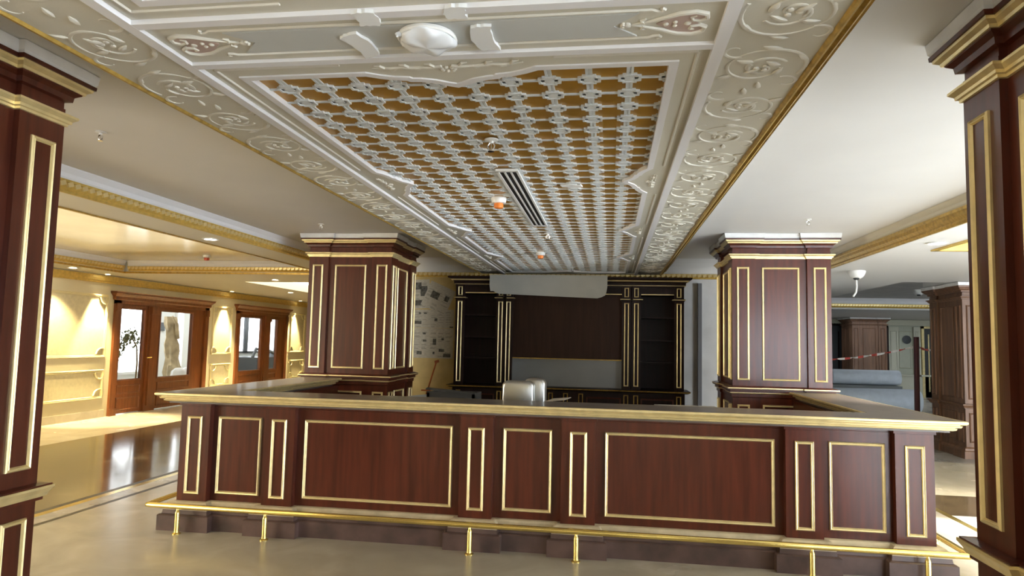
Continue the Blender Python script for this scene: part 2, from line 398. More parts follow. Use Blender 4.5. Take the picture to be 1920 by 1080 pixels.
# far wall on the right
fw = MB(); fw.box(3.6,14,20.3,20.5,0,3.1)
struct(fw.build('wall_far', FARW))
def far_door(name, x0, x1, z1, mfr):
    a = MB(); a.mi = 0; a.box(x0,x1,20.22,20.3,0,z1); a.mi = 1
    for xx in (x0-.08, x1): a.box(xx,xx+.08,20.2,20.3,0,z1+.08)
    a.box(x0-.08,x1+.08,20.2,20.3,z1,z1+.08); a.box(x0+.12,x0+.16,20.20,20.22,.2,z1-.2); a.box(x1-.16,x1-.12,20.20,20.22,.2,z1-.2)
    return struct(a.build(name, [DARKG, mfr]))
far_door('door_3', 7.9, 8.85, 2.45, WOODD); far_door('door_4', 9.6, 10.28, 2.4, WOODD); far_door('door_5', 11.55, 12.3, 2.4, GOLD)
a = MB()
for x0, x1 in ((10.38,10.7),(11.2,11.42)):
    a.box(x0,x1,20.18,20.3,.2,2.45); a.frame((0,20.18,0), X_, Z_, -Y_, x0+.05, x1-.05, .9, 2.3, .03, .02)
a.frame((0,20.3,0), X_, Z_, -Y_, 10.75, 11.15, 1.0, 2.3, .03, .03); a.box(3.6,14,20.22,20.3,0,.75); a.box(3.6,14,20.18,20.3,.72,.78)
a.box(3.6,14,20.2,20.3,2.5,2.69)
struct(a.build('trim_30', mat('far_trim_cream', (.62,.62,.50), .45)))

# ================================================================== PILLARS
def pillar_outline(h=.54, rec=.03, t=.285):
    side = [(-h,-h),(-t,-h),(-t,-h+rec),(t,-h+rec),(t,-h)]
    out = []
    for k in range(4):
        a = k*PI/2; c, s = round(math.cos(a)), round(math.sin(a))
        out += [(x*c-y*s, x*s+y*c) for x, y in side]
    return out
PO = pillar_outline()
def make_pillar(name, loc, label, in_bar, wood=WOOD, gold=GOLD, top=ZC, group='mahogany pillars', plain=False):
    root = empty(name, loc, label, 'pillar', group)
    L = Vector(loc)
    def bld(mb, nm, m):
        mb.v = [tuple(Vector(v)+L) for v in mb.v]; return mb.build(nm, m, root)
    zr0, zr1 = (1.05, 1.16) if in_bar else (.82, .885)
    b = MB(); b.shell(PO, [(.0,.18),(.0,zr0)]); b.shell(PO, [(0,zr0),(0,2.72)]); bld(b, 'shaft', wood)
    b = MB(); b.shell(PO, [(.05,0),(.05,.12),(.035,.135),(.03,.165),(.0,.19)]); bld(b, 'plinth', wood)
    b = MB()
    if in_bar: b.shell(PO, [(.0,1.04),(.012,1.05),(.012,1.085),(.03,1.10),(.03,1.13),(.055,1.132),(.055,1.16),(.02,1.172),(0,1.175)])
    else: b.shell(PO, [(0,.81),(.02,.815),(.02,.83),(.045,.885),(.045,.89),(.0,.895)])
    bld(b, 'ledge', wood)
    b = MB()
    if in_bar: b.shell(PO, [(.015,1.086),(.034,1.098),(.034,1.103),(.015,1.103)]); b.shell(PO, [(.04,1.134),(.062,1.147),(.062,1.158),(.04,1.158)])
    else: b.shell(PO, [(.018,.828),(.03,.832),(.036,.85),(.052,.872),(.052,.883),(.018,.883)])
    bld(b, 'ledge_gold_trim', gold)
    b = MB(); b.shell(PO, [(0,2.632),(.010,2.634),(.012,2.645),(.022,2.648),(.024,2.660),(.042,2.674),(.042,2.685),(0,2.690)]); bld(b, 'gold_band', gold)
    b = MB(); b.shell(PO, [(-.005,2.69),(-.005,2.755),(.02,2.76),(.024,2.785),(.045,2.80),(.05,2.81),(.05,2.84),(.088,2.842),(.090,2.860),(.04,2.864)]); bld(b, 'cornice', wood)
    b = MB(); b.shell(PO, [(.046,2.806),(.056,2.806),(.060,2.818),(.078,2.830),(.080,2.8415),(.046,2.8415)]); bld(b, 'cornice_gold_trim', gold)
    b = MB(); b.shell(PO, [(.084,2.8625),(.092,2.875),(.098,top-.003),(.0,top-.002)]); bld(b, 'plaster_collar', PLAST)
    fz0, fz1 = (1.24, 2.535) if in_bar else (.97, 2.535)
    dz0, dz1 = (.30, .965) if in_bar else (.26, .745)
    for k in range(4):
        a = k*PI/2; N = Vector((round(math.sin(a)), -round(math.cos(a)), 0)); U = Vector((round(math.cos(a)), round(math.sin(a)), 0))
        for c, w, d in ((-.42,.068,.54),(0,.205,.51),(.42,.068,.54)):
            for z0, z1 in ((fz0,fz1),(dz0,dz1)):
                m = MB(); m.obox(N*(d+.001)+U*c+Z_*((z0+z1)/2), U*(w-.004), Z_*((z1-z0)/2-.004), N*.003); pn = bld(m, 'wood_panel', wood)
                m = MB(); m.frame(N*d, U, Z_, N, c-w, c+w, z0, z1, .022, .016)
                m.v = [tuple(Vector(v)+L) for v in m.v]; m.build('gold_frame' if gold is GOLD else 'panel_frame', gold, pn)
    return root
pBL = make_pillar('wood_pillar', (-2.6,3.215,0), 'gold-framed mahogany pillar rising from the left arm of the bar', True)
pBR = copy_tree(pBL, (2.565,3.235,0), 'gold-framed mahogany pillar rising from the right arm of the bar')
pFL = make_pillar('wood_pillar', (-2.60,-2.95,0), 'tall mahogany pillar standing on the floor at the left, cut by the picture edge', False)
pFR = copy_tree(pFL, (2.60,-2.945,0), 'tall dark mahogany pillar standing on the floor at the right, its side in shade')
pB = make_pillar('wood_pillar', (6.56,6.5,0), 'plain brown wood pillar without gilding beyond the barrier post', False, COLW, COLW, ZC, 'brown pillars')
pB.scale = (1,1,.922)
pF = copy_tree(pB, (9.2,19.2,0), 'brown wrapped pillar far off against the pale end wall', 'brown pillars')

# ================================================================== BAR
bar = empty('bar_counter', (0,0,0), 'dark mahogany U-shaped bar counter with gilt-framed front panels', 'bar counter')
PC = (-2.83,-2.07,-.404,.404,2.07,2.83); PW = .132; REC = .06
out2 = [(-2.962,REC),(2.962,REC),(2.962,2.60),(2.66,2.60),(2.66,.40),(-2.66,.40),(-2.66,2.60),(-2.962,2.60)]
cbody = MB().shell(out2, [(0,.225),(0,1.012),(.012,1.016),(.012,1.035)]).build('counter_body', WOOD, bar)
# plinth with blocks under the pilasters
BW = .225; pl = [(-3.06,-.105)]
for c in PC:
    a, b2 = max(c-BW,-3.06), min(c+BW,3.06)
    if a > -3.05: pl += [(a,-.035),(a,-.105)]
    if b2 < 3.05: pl += [(b2,-.105),(b2,-.035)]
pl += [(3.06,-.105),(3.06,2.60),(2.60,2.60),(2.60,.46),(-2.60,.46),(-2.60,2.60),(-3.06,2.60)]
MB().shell(pl, [(0,0),(0,.122),(-.012,.130),(-.026,.132),(-.030,.165)], True, True).build('plinth', PLINTH, bar)
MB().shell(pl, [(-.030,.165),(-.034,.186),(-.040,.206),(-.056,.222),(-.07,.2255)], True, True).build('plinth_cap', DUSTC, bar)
PZ0, PZ1 = .284, .929
def framed(nm, O, U, N, c, w, z0, z1, fw):
    O = Vector(O); m = MB(); m.obox(O+N*.001+U*c+Z_*((z0+z1)/2), U*(w-.004), Z_*((z1-z0)/2-.004), N*.003); pn = m.build(nm, WOOD, bar)
    m = MB(); m.frame(O, U, Z_, N, c-w, c+w, z0, z1, fw, .017); m.build('gold_frame', GOLD, pn)
for c in PC:
    p = MB(); p.box(c-PW,c+PW,0,REC,.225,1.012); p.box(c-PW-.012,c+PW+.012,-.012,REC-.012,1.014,1.035); pn = p.build('pilaster', WOOD, bar)
    m = MB(); m.frame((0,0,0), X_, Z_, -Y_, c-.066, c+.066, PZ0, PZ1, .022, .016); m.build('gold_frame', GOLD, pn)
for c, w in ((-2.453,.196),(0,.196),(2.453,.196),(-1.24,.632),(1.24,.632)):
    framed('front_panel', (0,REC,0), X_, -Y_, c, w, PZ0, PZ1, .024)
for s in (-1,1):
    for y0, y1 in ((.12,.25),(.45,1.10),(1.25,1.90),(2.05,2.45)):
        framed('side_panel', (s*2.962,0,0), Y_*s, X_*s, s*(y0+y1)/2, (y1-y0)/2, PZ0, PZ1, .024)
MB().box(-2.64,2.64,.41,1.25,.86,.90).box(-2.64,2.64,1.20,1.25,.2,.86).build('work_shelf', WOODD, bar)

top = [(-3.14,-.12),(3.14,-.12),(3.14,2.615),(2.62,2.615),(2.62,.37),(-2.62,.37),(-2.62,2.615),(-3.14,2.615)]
ct = MB().shell(top, [(-.085,1.036),(-.085,1.05),(-.072,1.052),(-.072,1.12),(-.016,1.1205),(-.016,1.125)]).build('bar_countertop', DUSTTOP)
tag(ct, 'dusty brown U-shaped countertop with gilt moulded edge on the bar', 'countertop')
MB().shell(top, [(-.07,1.0505),(-.055,1.056),(-.05,1.068),(-.060,1.070),(-.060,1.074),(-.032,1.076),(-.026,1.090),(-.038,1.092),(-.038,1.096),(-.010,1.099),(0,1.108),(0,1.120),(-.006,1.1245),(-.016,1.1235)], False, False).build('gold_edge', GOLD, ct)

fr = empty('foot_rail', (0,-.17,0), 'polished brass foot rail on short posts along the bar front', 'foot rail')
RZ = .218; XR = 3.11
MB().tube([(-XR,2.5,RZ),(-XR,-.15,RZ),(-XR+.006,-.164,RZ),(-XR+.02,-.17,RZ),(XR-.02,-.17,RZ),(XR-.006,-.164,RZ),(XR,-.15,RZ),(XR,2.5,RZ)], .021, 14).build('rail', BRASS, fr, True)
for x, y in [(c,-.17) for c in PC]+[(s*XR, yy) for s in (-1,1) for yy in (.35,1.3,2.3)]:
    m = MB(); m.lathe((x,y,0), [(.034,0),(.034,.006),(.021,.014),(.019,.03),(.019,.165),(.016,.178),(.011,.186),(.009,.20)], 16)
    m.build('post', BRASS, fr, True)

# ================================================================== CEILING PANEL
cp = empty('lattice_ceiling', (0,-2.6,ZP), 'long dropped ceiling with gold lattice and plaster scrolls above the bar', 'dropped ceiling')
YB, YF = 5.03, -6.5
b = MB(); b.box(-1.37,1.37,YF,YB,2.735,2.80); b.box(-1.37,-1.03,YF,YB,2.672,2.735); b.box(1.03,1.37,YF,YB,2.672,2.735)
b.box(-1.03,1.03,-3.30,-2.96,2.676,2.735); b.box(-1.03,1.03,4.88,YB,2.672,2.735)
b.build('panel_board', CEILB, cp)
MB().box(-1.0,1.0,-2.95,4.9,2.699,2.734).box(-1.0,1.0,YF,-3.32,2.699,2.734).build('gold_backing', GOLDP, cp)
def cusp(c, h, dep):
    return [(c-h,0),(c-h*.86,.028),(c-h*.70,.05),(c-h*.56,.058),(c-h*.53,.072),(c-h*.40,.078),(c-h*.26,.095),(c-h*.13,.125),(c,dep),
            (c+h*.13,.125),(c+h*.26,.095),(c+h*.40,.078),(c+h*.53,.072),(c+h*.56,.058),(c+h*.70,.05),(c+h*.86,.028),(c+h,0)]
def grille_outline(y0, y1, centers, hw=.85):
    p = [(-hw,y0)] + [(t,y0+d) for t,d in cusp(0,.35,.15)] + [(hw,y0)]
    for c in centers: p += [(hw-d,t) for t,d in cusp(c,.34,.145)]
    p += [(hw,y1)] + [(t,y1-d) for t,d in reversed(cusp(0,.35,.15))] + [(-hw,y1)]
    for c in reversed(centers): p += [(-hw+d,t) for t,d in reversed(cusp(c,.34,.145))]
    return p
def border(mb, outer, inner, z0, z1):
    vs = [Vector((x,y,0)) for x,y in outer+inner]
    tr = tessellate_polygon([vs[:len(outer)], vs[len(outer):]])
    n = len(vs); V = [(v.x,v.y,z0) for v in vs]+[(v.x,v.y,z1) for v in vs]; F = []
    for t in tr: F.append(tuple(t)); F.append(tuple(i+n for i in reversed(t)))
    for base, cnt in ((0,len(outer)),(len(outer),len(inner))):
        for i in range(cnt):
            j = (i+1)%cnt; F.append((base+i,base+j,base+j+n,base+i+n))
    mb.add(V, F)
def rim(mb, inner, w, z0, z1):
    o2 = offset(inner, w); n = len(inner)
    mb.loops([[(x,y,z1) for x,y in inner],[(x,y,z0) for x,y in inner],[(x,y,z0) for x,y in o2],[(x,y,z1) for x,y in o2]])
g1 = grille_outline(-2.79, 4.80, (-.93,1.03,2.99)); g2 = grille_outline(-6.4, -3.45, ())
b = MB(); border(b, [(-.99,-2.945),(.99,-2.945),(.99,4.89),(-.99,4.89)], offset(g1,.006), 2.680, 2.700); border(b, [(-.99,-6.48),(.99,-6.48),(.99,-3.325),(-.99,-3.325)], offset(g2,.006), 2.680, 2.700)
b.build('grille_border', CEILB, cp)
b = MB(); rim(b, g1, .035, 2.674, 2.7005); rim(b, g2, .035, 2.674, 2.7005); b.build('white_rim', STRIPW, cp)
b = MB()
for s in (-1,1): b.box(s*1.0095-.0225,s*1.0095+.0225,YF,YB,2.662,2.69)
for y in (-2.965,-3.305): b.box(-.987,.987,y-.02,y+.02,2.6625,2.69)
b.build('white_strip', STRIPW, cp)
# bead lines in the beige fields
def bead(pts, rr=.007):
    b = MB(); b.tube(pts, rr, 6); b.build('bead_moulding', RELIEF, cp, True)
zb = 2.6795
for s in (-1,1):
    bead([(s*.945,-2.90,zb),(s*.945,-1.32,zb)])
    for y0, y1 in ((-.54,.66),(1.42,2.62),(3.36,4.7)): bead([(s*.945,y0,zb),(s*.945,y1,zb)])
    bead([(s*.945,-2.90,zb),(s*.42,-2.90,zb)])
    bead([(s*.945,-3.38,zb),(s*.42,-3.38,zb)]); bead([(s*.945,-3.38,zb),(s*.945,-6.3,zb)])
for y, q in ((-3.038,-1),(-3.232,1)):
    hook = [(.76,y,2.675),(.775,y+q*.010,2.675),(.792,y+q*.012,2.675),(.80,y+q*.002,2.675),(.79,y-q*.006,2.675)]
    bead([(-x,yy,z) for x,yy,z in reversed(hook)]+hook)
MB().prism([(-.72,-3.215),(-.64,-3.135),(-.72,-3.055),(.72,-3.055),(.64,-3.135),(.72,-3.215)], 2.671, 2.678).build('grey_field', CEILG, cp)
def relief(pts, rr, mb):
    mb.tube(pts, rr, 7)
def heart(s):
    mb = MB(); c = Vector((s*.86,-3.135,2.674))
    for t in (-1,1):
        pts = [c+Vector((s*dx,t*dy*1.3,0)) for dx,dy in ((-.16,0),(-.11,.014),(-.06,.03),(-.01,.052),(.04,.058),(.075,.045),(.08,.024),(.06,.012),(.035,.016),(.03,.03),(.045,.036))]
        mb.tube(pts, [.004,.006,.008,.010,.010,.010,.009,.008,.008,.007,.005], 7)
        mb.tube([c+Vector((s*dx,t*dy,0)) for dx,dy in ((-.12,.008),(-.13,.028),(-.115,.036))], [.007,.006,.004], 6)
    for dx, dy, r_ in ((-.175,0,.014),(-.19,.008,.008),(-.19,-.008,.008),(-.05,0,.010),(-.02,.012,.008),(-.02,-.012,.008),(.02,0,.012)):
        mb.lathe(c+Vector((s*dx,dy,-.004)), [(r_*.5,-.004),(r_,0),(r_,.006)], 10)
    mb.build('cartouche_relief', RELIEF, cp, True)
    MB().prism([(s*.86+s*dx*1.0,-3.135+dy*1.3) for dx,dy in ((-.08,0),(-.02,.045),(.05,.052),(.075,.03),(.05,0),(.075,-.03),(.05,-.052),(-.02,-.045))], 2.672, 2.678).build('cartouche_field', ROSE, cp)
heart(1); heart(-1)
for Q in (((-.311,-3.154),(-.239,-3.188),(-.218,-3.009),(-.276,-2.986)),((.165,-3.191),(.235,-3.195),(.239,-3.011),(.172,-3.017)),((-.203,-3.325),(-.127,-3.325),(-.135,-3.238),(-.202,-3.241)),((.110,-3.330),(.181,-3.330),(.169,-3.255),(.105,-3.260))):
    Q = [Vector((x,y,0)) for x,y in Q]; P = []
    for e in range(4):
        p, q = Q[e], Q[(e+1)%4]; d = q-p; nrm = Vector((d.y,-d.x,0)).normalized()
        sgn = (.012,-.010 if Q[0].x > 0 else .018,-.006,.018 if Q[0].x > 0 else -.012)[e]*min(1,d.length/.15)
        for k_ in range(6):
            t = k_/6; v = p+d*t+nrm*(sgn*math.sin(PI*t)+.0025*math.sin(t*23+e)); P.append((v.x,v.y))
    b = MB(); b.prism(P, 2.6605, 2.674); b.build('filler_patch', PATCH, cp)
b = MB(); b.prism([(.29,-.80),(.36,-.83),(.43,-.79),(.44,-.74),(.37,-.72),(.30,-.745)], 2.6885, 2.6995); b.build('filler_patch', PATCH, cp)
# lattice grilles
def lattice(y0, y1):
    m = MB(); sx, sy = .163, .1645; x0 = .055
    xs = [x0+sx*i for i in range(-6,6)]; ys = []
    y = -2.633
    while y > y0: y -= sy
    while y < y1: ys.append(y); y += sy
    za, zb2 = 2.6900, 2.700
    for x in xs:
        if abs(x) < .90:
            for d in (-.0095,.0095): m.box(x+d-.0048,x+d+.0048,y0,y1,za+.004,zb2)
            m.box(x-.005,x+.005,y0,y1,za+.008,zb2)
    for yy in ys:
        if y0 < yy < y1:
            m.box(-.89,.89,yy-.0075,yy+.0075,za+.003,zb2)
    for x in xs:
        if abs(x) > .93: continue
        for yy in ys:
            if not (y0-.02 < yy < y1+.02): continue
            a, c, k = .047, .042, .018
            def o8(a, c, k): return [(x-a,yy-c+k),(x-a+k,yy-c+k*.75),(x-a+k,yy-c),(x+a-k,yy-c),(x+a-k,yy-c+k*.75),(x+a,yy-c+k),(x+a,yy+c-k),(x+a-k,yy+c-k*.75),(x+a-k,yy+c),(x-a+k,yy+c),(x-a+k,yy+c-k*.75),(x-a,yy+c-k)]
            m.loops([[(px,py,z) for px,py in o8(aa,cc,kk)] for aa,cc,kk,z in ((a,c,k,zb2),(a,c,k,za-.001),(a-.011,c-.010,k*.8,za-.001),(a-.012,c-.011,k*.8,za+.003),(a-.026,c-.022,k*.5,za+.003),(a-.027,c-.023,k*.5,za+.001))], False, True)
    return m
lattice(-2.83,4.85).build('lattice_grille', LATT, cp); lattice(-4.4,-3.42).build('lattice_grille', LATT, cp)
# acanthus scrolls on the outer bands
def scroll():
    m = MB(); c = Vector((0,0,0)); 
    def arc(cx, cy, r0, r1, a0, a1, w0, w1, n=16):
        pts = []; rr = []
        for i in range(n+1):
            t = i/n; a = math.radians(a0+(a1-a0)*t); R_ = r0+(r1-r0)*t
            pts.append((cx+R_*math.cos(a), cy+R_*math.sin(a)*1.15, 0)); rr.append(.8*(w0+(w1-w0)*t)*(.55+.45*math.sin(PI*min(1,t*1.15+.05))))
        m.tube(pts, rr, 7)
    arc(0,0,.150,.128,205,20,.013,.009)         # big outer sweep
    arc(0,0,.128,.062,20,-175,.011,.009)
    arc(0,0,.082,.030,150,-140,.012,.006)       # inner curl
    arc(.0,-.01,.052,.016,40,-260,.011,.007)
    arc(-.11,-.155,.055,.020,60,300,.012,.006)  # side tendrils
    arc(.115,.155,.052,.018,-120,120,.012,.006)
    for dx, dy, a in ((-.03,.035,.6),(.03,-.03,2.4),(-.06,-.04,1.9),(.065,.06,.2),(-.115,.09,1.0),(.12,-.08,-.5),(0,.175,.3),(-.02,-.185,1.4)):
        L = .034; d = Vector((math.cos(a),math.sin(a),0))*L
        m.tube([Vector((dx,dy,0))-d, Vector((dx,dy,-.004))-d*.3, Vector((dx,dy,-.004))+d*.4, Vector((dx,dy,0))+d], [.003,.012,.010,.002], 7)
    for i in range(3):
        m.lathe((.02*math.cos(i*2.1), .02*math.sin(i*2.1)-.005, -.006), [(.004,-.006),(.010,-.002),(.011,.006)], 8)
    return m
base_scroll = {}
n = 0
for s in (1,-1):
    for i in range(20):
        yy = -3.60+.425*i
        if yy > 4.9: break
        fl_ = 1 if i % 2 else -1
        if (s,fl_) not in base_scroll:
            m = scroll(); m.v = [(x*fl_*s*1.06+s*1.197, y*fl_*.98+yy, z*.6+2.6715) for x,y,z in m.v]
            o = m.build('scroll_relief', RELIEF, cp, True); base_scroll[(s,fl_)] = (o, yy)
        else:
            o0, y0_ = base_scroll[(s,fl_)]; o = o0.copy(); COL.objects.link(o); o.parent = cp; o.location = (0, yy-y0_, 0)
for s in (-1,1):
    m = MB(); prof = [(1.360,2.674),(1.366,2.660),(1.376,2.660),(1.382,2.672),(1.400,2.684),(1.404,2.694),(1.412,2.690),(1.418,2.684),(1.432,2.700),(1.448,2.718),(1.456,2.716),(1.462,2.726),(1.462,2.75),(1.37,2.75)]
    m.loops([[(s*x,YF,z) for x,z in prof],[(s*x,YB,z) for x,z in prof]], True, True); m.build('gold_moulding', GOLDD, cp)
    MB().box(min(s*1.37,s*1.42),max(s*1.37,s*1.42),YF,YB,2.75,2.915).build('side_fascia', CEILW, cp)
# cusp cartouche reliefs
def garland(mb, ox, oy, ux, uy):   # along u, towards v = perpendicular
    vx, vy = -uy, ux
    def P(a, c, z=0): return (ox+ux*a+vx*c, oy+uy*a+vy*c, 2.678+z)
    for t in (-1,1):
        mb.tube([P(t*(.02+.04*i), .006*math.sin(i*1.5)+.004*i*(i<4)) for i in range(8)], [.008,.009,.007,.009,.007,.008,.006,.003], 6)
        for i in range(5):
            mb.tube([P(t*(.05+.05*i), .005), P(t*(.065+.05*i), .02*(1 if i%2 else -1)), P(t*(.085+.05*i), .022*(1 if i%2 else -1))], [.007,.007,.003], 6)
    for k in range(7):
        a = k*2*PI/7; mb.lathe(P(.026*math.cos(a), .018*math.sin(a)+.035), [(.004,-.006),(.009,-.002),(.010,.003)], 8)
m = MB(); garland(m, 0, -2.86, 1, 0); m.build('garland_relief', RELIEF, cp, True)
for c in (-.93,1.03,2.99):
    for s in (-1,1):
        m = MB(); garland(m, s*.90, c, 0, s*.75); m.v = [(x,c+(y-c)*.75,z) for x,y,z in m.v]; m.build('garland_relief', RELIEF, cp, True)

# ================================================================== CEILING FIXTURES
dm = empty('ceiling_lamp', (0,-3.13,ZP), 'round white ceiling lamp bagged in clear film between the lattice panels', 'ceiling lamp')
MB().lathe((0,-3.13,2.668), [(.085,.006),(.100,.0),(.104,-.010),(.099,-.016),(.089,-.012),(.085,.004)], 40).build('ring', WHITEP, dm, True)
m = MB(); rings = []
for i in range(9):
    t = i/8; rr = .096*math.sqrt(max(0,1-t*t))+.002; ring = []
    for k in range(40):
        a = 2*PI*k/40; wob = 1+.05*math.sin(3*a+4*t)+.03*math.sin(7*a-6*t)
        ring.append((rr*wob*math.cos(a), -3.13+rr*wob*math.sin(a), 2.654-.030*t-.008*t*(1-t)*3*math.sin(5*a+2*t)))
    rings.append(ring)
m.loops(rings, True, True); m.tube([(-.075,-3.185,2.655),(-.09,-3.195,2.648),(-.085,-3.20,2.64)], [.012,.008,.004], 6); m.build('film_cover', FILM, dm, True)

vn = empty('air_vent', (0,-.24,ZP+.01), 'white slot air vent with three black slots in the lattice ceiling', 'air vent')
m = MB(); yv0, yv1 = -1.23, .76
for x0, x1 in ((-.084,-.066),(-.037,-.026),(.003,.014),(.043,.058)): m.box(x0, x1, yv0, yv1, 2.678, 2.694)
m.box(-.084,.058,yv0-.015,yv0+.015,2.678,2.694); m.box(-.084,.058,yv1-.015,yv1+.015,2.678,2.694)
m.build('frame', WHITEP, vn); MB().box(-.07,.05,yv0,yv1,2.686,2.692).build('slot_void', BLACK, vn)

def detector(x, y, z, label, cap, nm='smoke_detector', k=1.0, group=None):
    r_ = empty(nm, (x,y,z), label, 'smoke detector', group)
    MB().lathe((x,y,z), [(.055*k,.03*k),(.058*k,-.005*k),(.052*k,-.030*k),(.036*k,-.034*k)], 28).build('base', WHITEP, r_, True)
    MB().lathe((x,y,z), [(.034*k,-.0341*k),(.036*k,-.05*k),(.033*k,-.068*k),(.022*k,-.072*k)], 24).build('dust_cap', cap, r_, True)
detector(-.205,-.38,2.688,'smoke detector with orange cap beside the slot air vent', ORANGE)
detector(-.20,2.66,2.688,'smoke detector with orange cap near the far end of the lattice ceiling', ORANGE)
detector(-6.06,5.0,2.938,'smoke detector with red cap on the shiny corridor ceiling', REDCAP, k=1.15)
def sprinkler(x, y, z, label, k=1.0):
    r_ = empty('sprinkler', (x,y,z), label, 'sprinkler', 'ceiling sprinklers')
    MB().lathe((x,y,z), [(.036*k,0),(.038*k,-.006*k),(.022*k,-.010*k),(.012*k,-.012*k),(.012*k,-.022*k)], 18).build('escutcheon', WHITEP, r_, True)
    m = MB()
    for s in (-1,1): m.tube([(x+s*.008*k,y,z-.020*k),(x+s*.018*k,y,z-.034*k),(x+s*.014*k,y,z-.052*k),(x,y,z-.062*k)], .004*k, 6)
    m.lathe((x,y,z-.062*k), [(.004*k,0),(.018*k,-.002*k),(.018*k,-.005*k)], 12)
    m.tube([(x,y,z-.02*k),(x,y,z-.06*k)], .003*k, 6)
    m.build('frame_and_deflector', CHROME, r_)
sprinkler(.0,-1.86,2.692,'sprinkler head in the lattice between lamp and slot vent')
sprinkler(.02,1.22,2.692,'sprinkler head in the lattice just past the slot vent')
sprinkler(.10,4.2,2.692,'small sprinkler head at the far end of the lattice, by the back cabinet')
sprinkler(-2.66,-1.47,ZC,'sprinkler head on the left ceiling next to the front pillar', .9)
sprinkler(-2.676,1.947,ZC,'sprinkler head on the left ceiling just before the rear pillar', .9)
sprinkler(2.607,1.764,ZC,'sprinkler head on the right ceiling just before the rear pillar', .9)
sprinkler(5.95,5.2,2.70,'sprinkler head on the white soffit before the brown pillar', 1.0)

def downlight(x, y, z, label, em, power, col, size=.09, spot=None, group='recessed downlights', tilt=None):
    r_ = empty('downlight', (x,y,z), label, 'downlight', group)
    MB().lathe((x,y,z), [(size*.72,-.001),(size,-.003),(size*1.05,-.010),(size*.8,-.012),(size*.72,-.006)], 28, False, False).build('rim', WHITEP, r_, True)
    MB().lathe((x,y,z), [(size*.74,-.002),(size*.70,-.006),(.005,-.008)], 24, True, True).build('lens', em, r_, True)
    if power:
        ld = bpy.data.lights.new('downlight_beam', 'SPOT'); ld.energy = power; ld.color = col; ld.spot_size = math.radians(spot or 95); ld.spot_blend = .5; ld.shadow_soft_size = .05
        lo = bpy.data.objects.new('downlight_beam', ld); COL.objects.link(lo); lo.parent = r_; lo.location = (0,0,-.03)
        if tilt: lo.rotation_euler = tilt
WC = (1.0,.80,.42)
downlight(-3.93,1.77,ZS,'downlight in the left beam soffit near the gilded crown', COOLW, 150, (1,.88,.66), spot=110)
for y in (-2.1,-5.9): downlight(-3.93,y,ZS,'added fill downlight in the left beam soffit hidden behind the front pillar' if y > -4 else 'added fill downlight in the left beam soffit behind the camera', COOLW, 120, (1,.88,.66), spot=110)  # added unseen lamps; their floor bounce brightens the left ceiling
downlight(-8.55,5.0,ZS,'downlight at the corridor wall before the first double door', WARM, 340, WC)
downlight(-5.85,6.95,ZS,'downlight in the cross soffit in front of the lit cove', WARM, 340, WC)
downlight(-7.3,10.5,ZS,'downlight beside the lit cove over the corridor', WARM, 340, WC)
for y, lab in ((6.12,'wall washer light left of the first double door'),(10.36,'wall washer light between the two double doors'),(14.15,'wall washer light right of the second double door')):
    downlight(-8.80,y,ZS,lab, WARM, 900, WC, .06, 56, 'wall washer lights', (0,math.radians(-3),0))
downlight(3.87,1.9,ZS-.02,'downlight on the white right soffit beside the warm-lit tray', COOLW, 420, (1,.93,.8), .10, 80)

def dome(x, y, z, label, k, cable=False):
    r_ = empty('dome_camera', (x,y,z), label, 'dome camera')
    MB().lathe((x,y,z), [(.075*k,0),(.078*k,-.012*k),(.070*k,-.035*k),(.055*k,-.06*k),(.03*k,-.078*k)], 24).build('housing', WHITEP, r_, True)
    MB().lathe((x-.01,y-.02,z-.06*k), [(.03*k,0),(.03*k,-.012*k),(.018*k,-.026*k)], 16).build('lens_dome', DARKG, r_, True)
    if cable: MB().tube([(x-.02,y,z-.08),(x-.005,y,z-.14),(x+.0,y,z-.22),(x-.01,y,z-.30),(x-.05,y,z-.36)], .013, 8).build('loose_cable', WHITEP, r_, True)
dome(4.0,4.52,ZS-.018,'white dome camera with loose white cable on the right soffit', 1.5, True)
dome(7.57,11.1,3.0,'small white dome camera on the grey recessed ceiling far right', 1.6)
c = MB().tube([(-6.6,11.4,ZS),(-6.62,11.4,ZS-.08),(-6.7,11.4,ZS-.14),(-6.68,11.4,ZS-.24)], .025, 8).build('hanging_cable', WHITEP, None, True)
tag(c, 'short loose white cable hanging from the corridor soffit by the second double door', 'cable')

# ================================================================== BACK BAR CABINET
cb = empty('back_bar_cabinet', (0,4.8,0), 'dark mahogany back bar cabinet with gilt pilasters against the rear wall', 'cabinet')
YC = 4.60; PX = (-1.61,-.99,-.87,.87,1.01,1.615)
MB().box(-1.70,1.70,4.62,5.04,.10,.925).box(-1.66,1.66,4.66,5.04,0,.10).build('base_unit', WOODD, cb)
MB().shell([(-1.72,4.56),(1.72,4.56),(1.72,5.04),(-1.72,5.04)], [(0,.925),(.02,.93),(.045,.945),(.05,.962),(0,.965)]).build('base_counter', WOODD, cb)
MB().shell([(-1.72,4.56),(1.72,4.56),(1.72,5.04),(-1.72,5.04)], [(.03,.937),(.046,.943),(.052,.956),(.03,.956)]).build('counter_gold_trim', GOLDD, cb)
b = MB()
for x in (-1.69,1.65): b.box(x,x+.04,4.64,5.04,.966,2.45)
b.box(-1.69,1.69,5.0,5.04,.966,2.45)
for x in (-.95,.90): b.box(x,x+.045,4.64,5.04,.966,2.45)
b.build('carcass', WOODD, cb)
MB().box(-.90,.90,4.70,4.99,1.39,2.34).build('back_panel', WOODB, cb)
MB().box(-.90,.90,4.80,4.99,.966,1.375).build('backsplash', SPLASH, cb)
MB().box(-.83,.84,4.66,4.80,1.372,1.385).build('panel_ledge', GOLDD, cb)
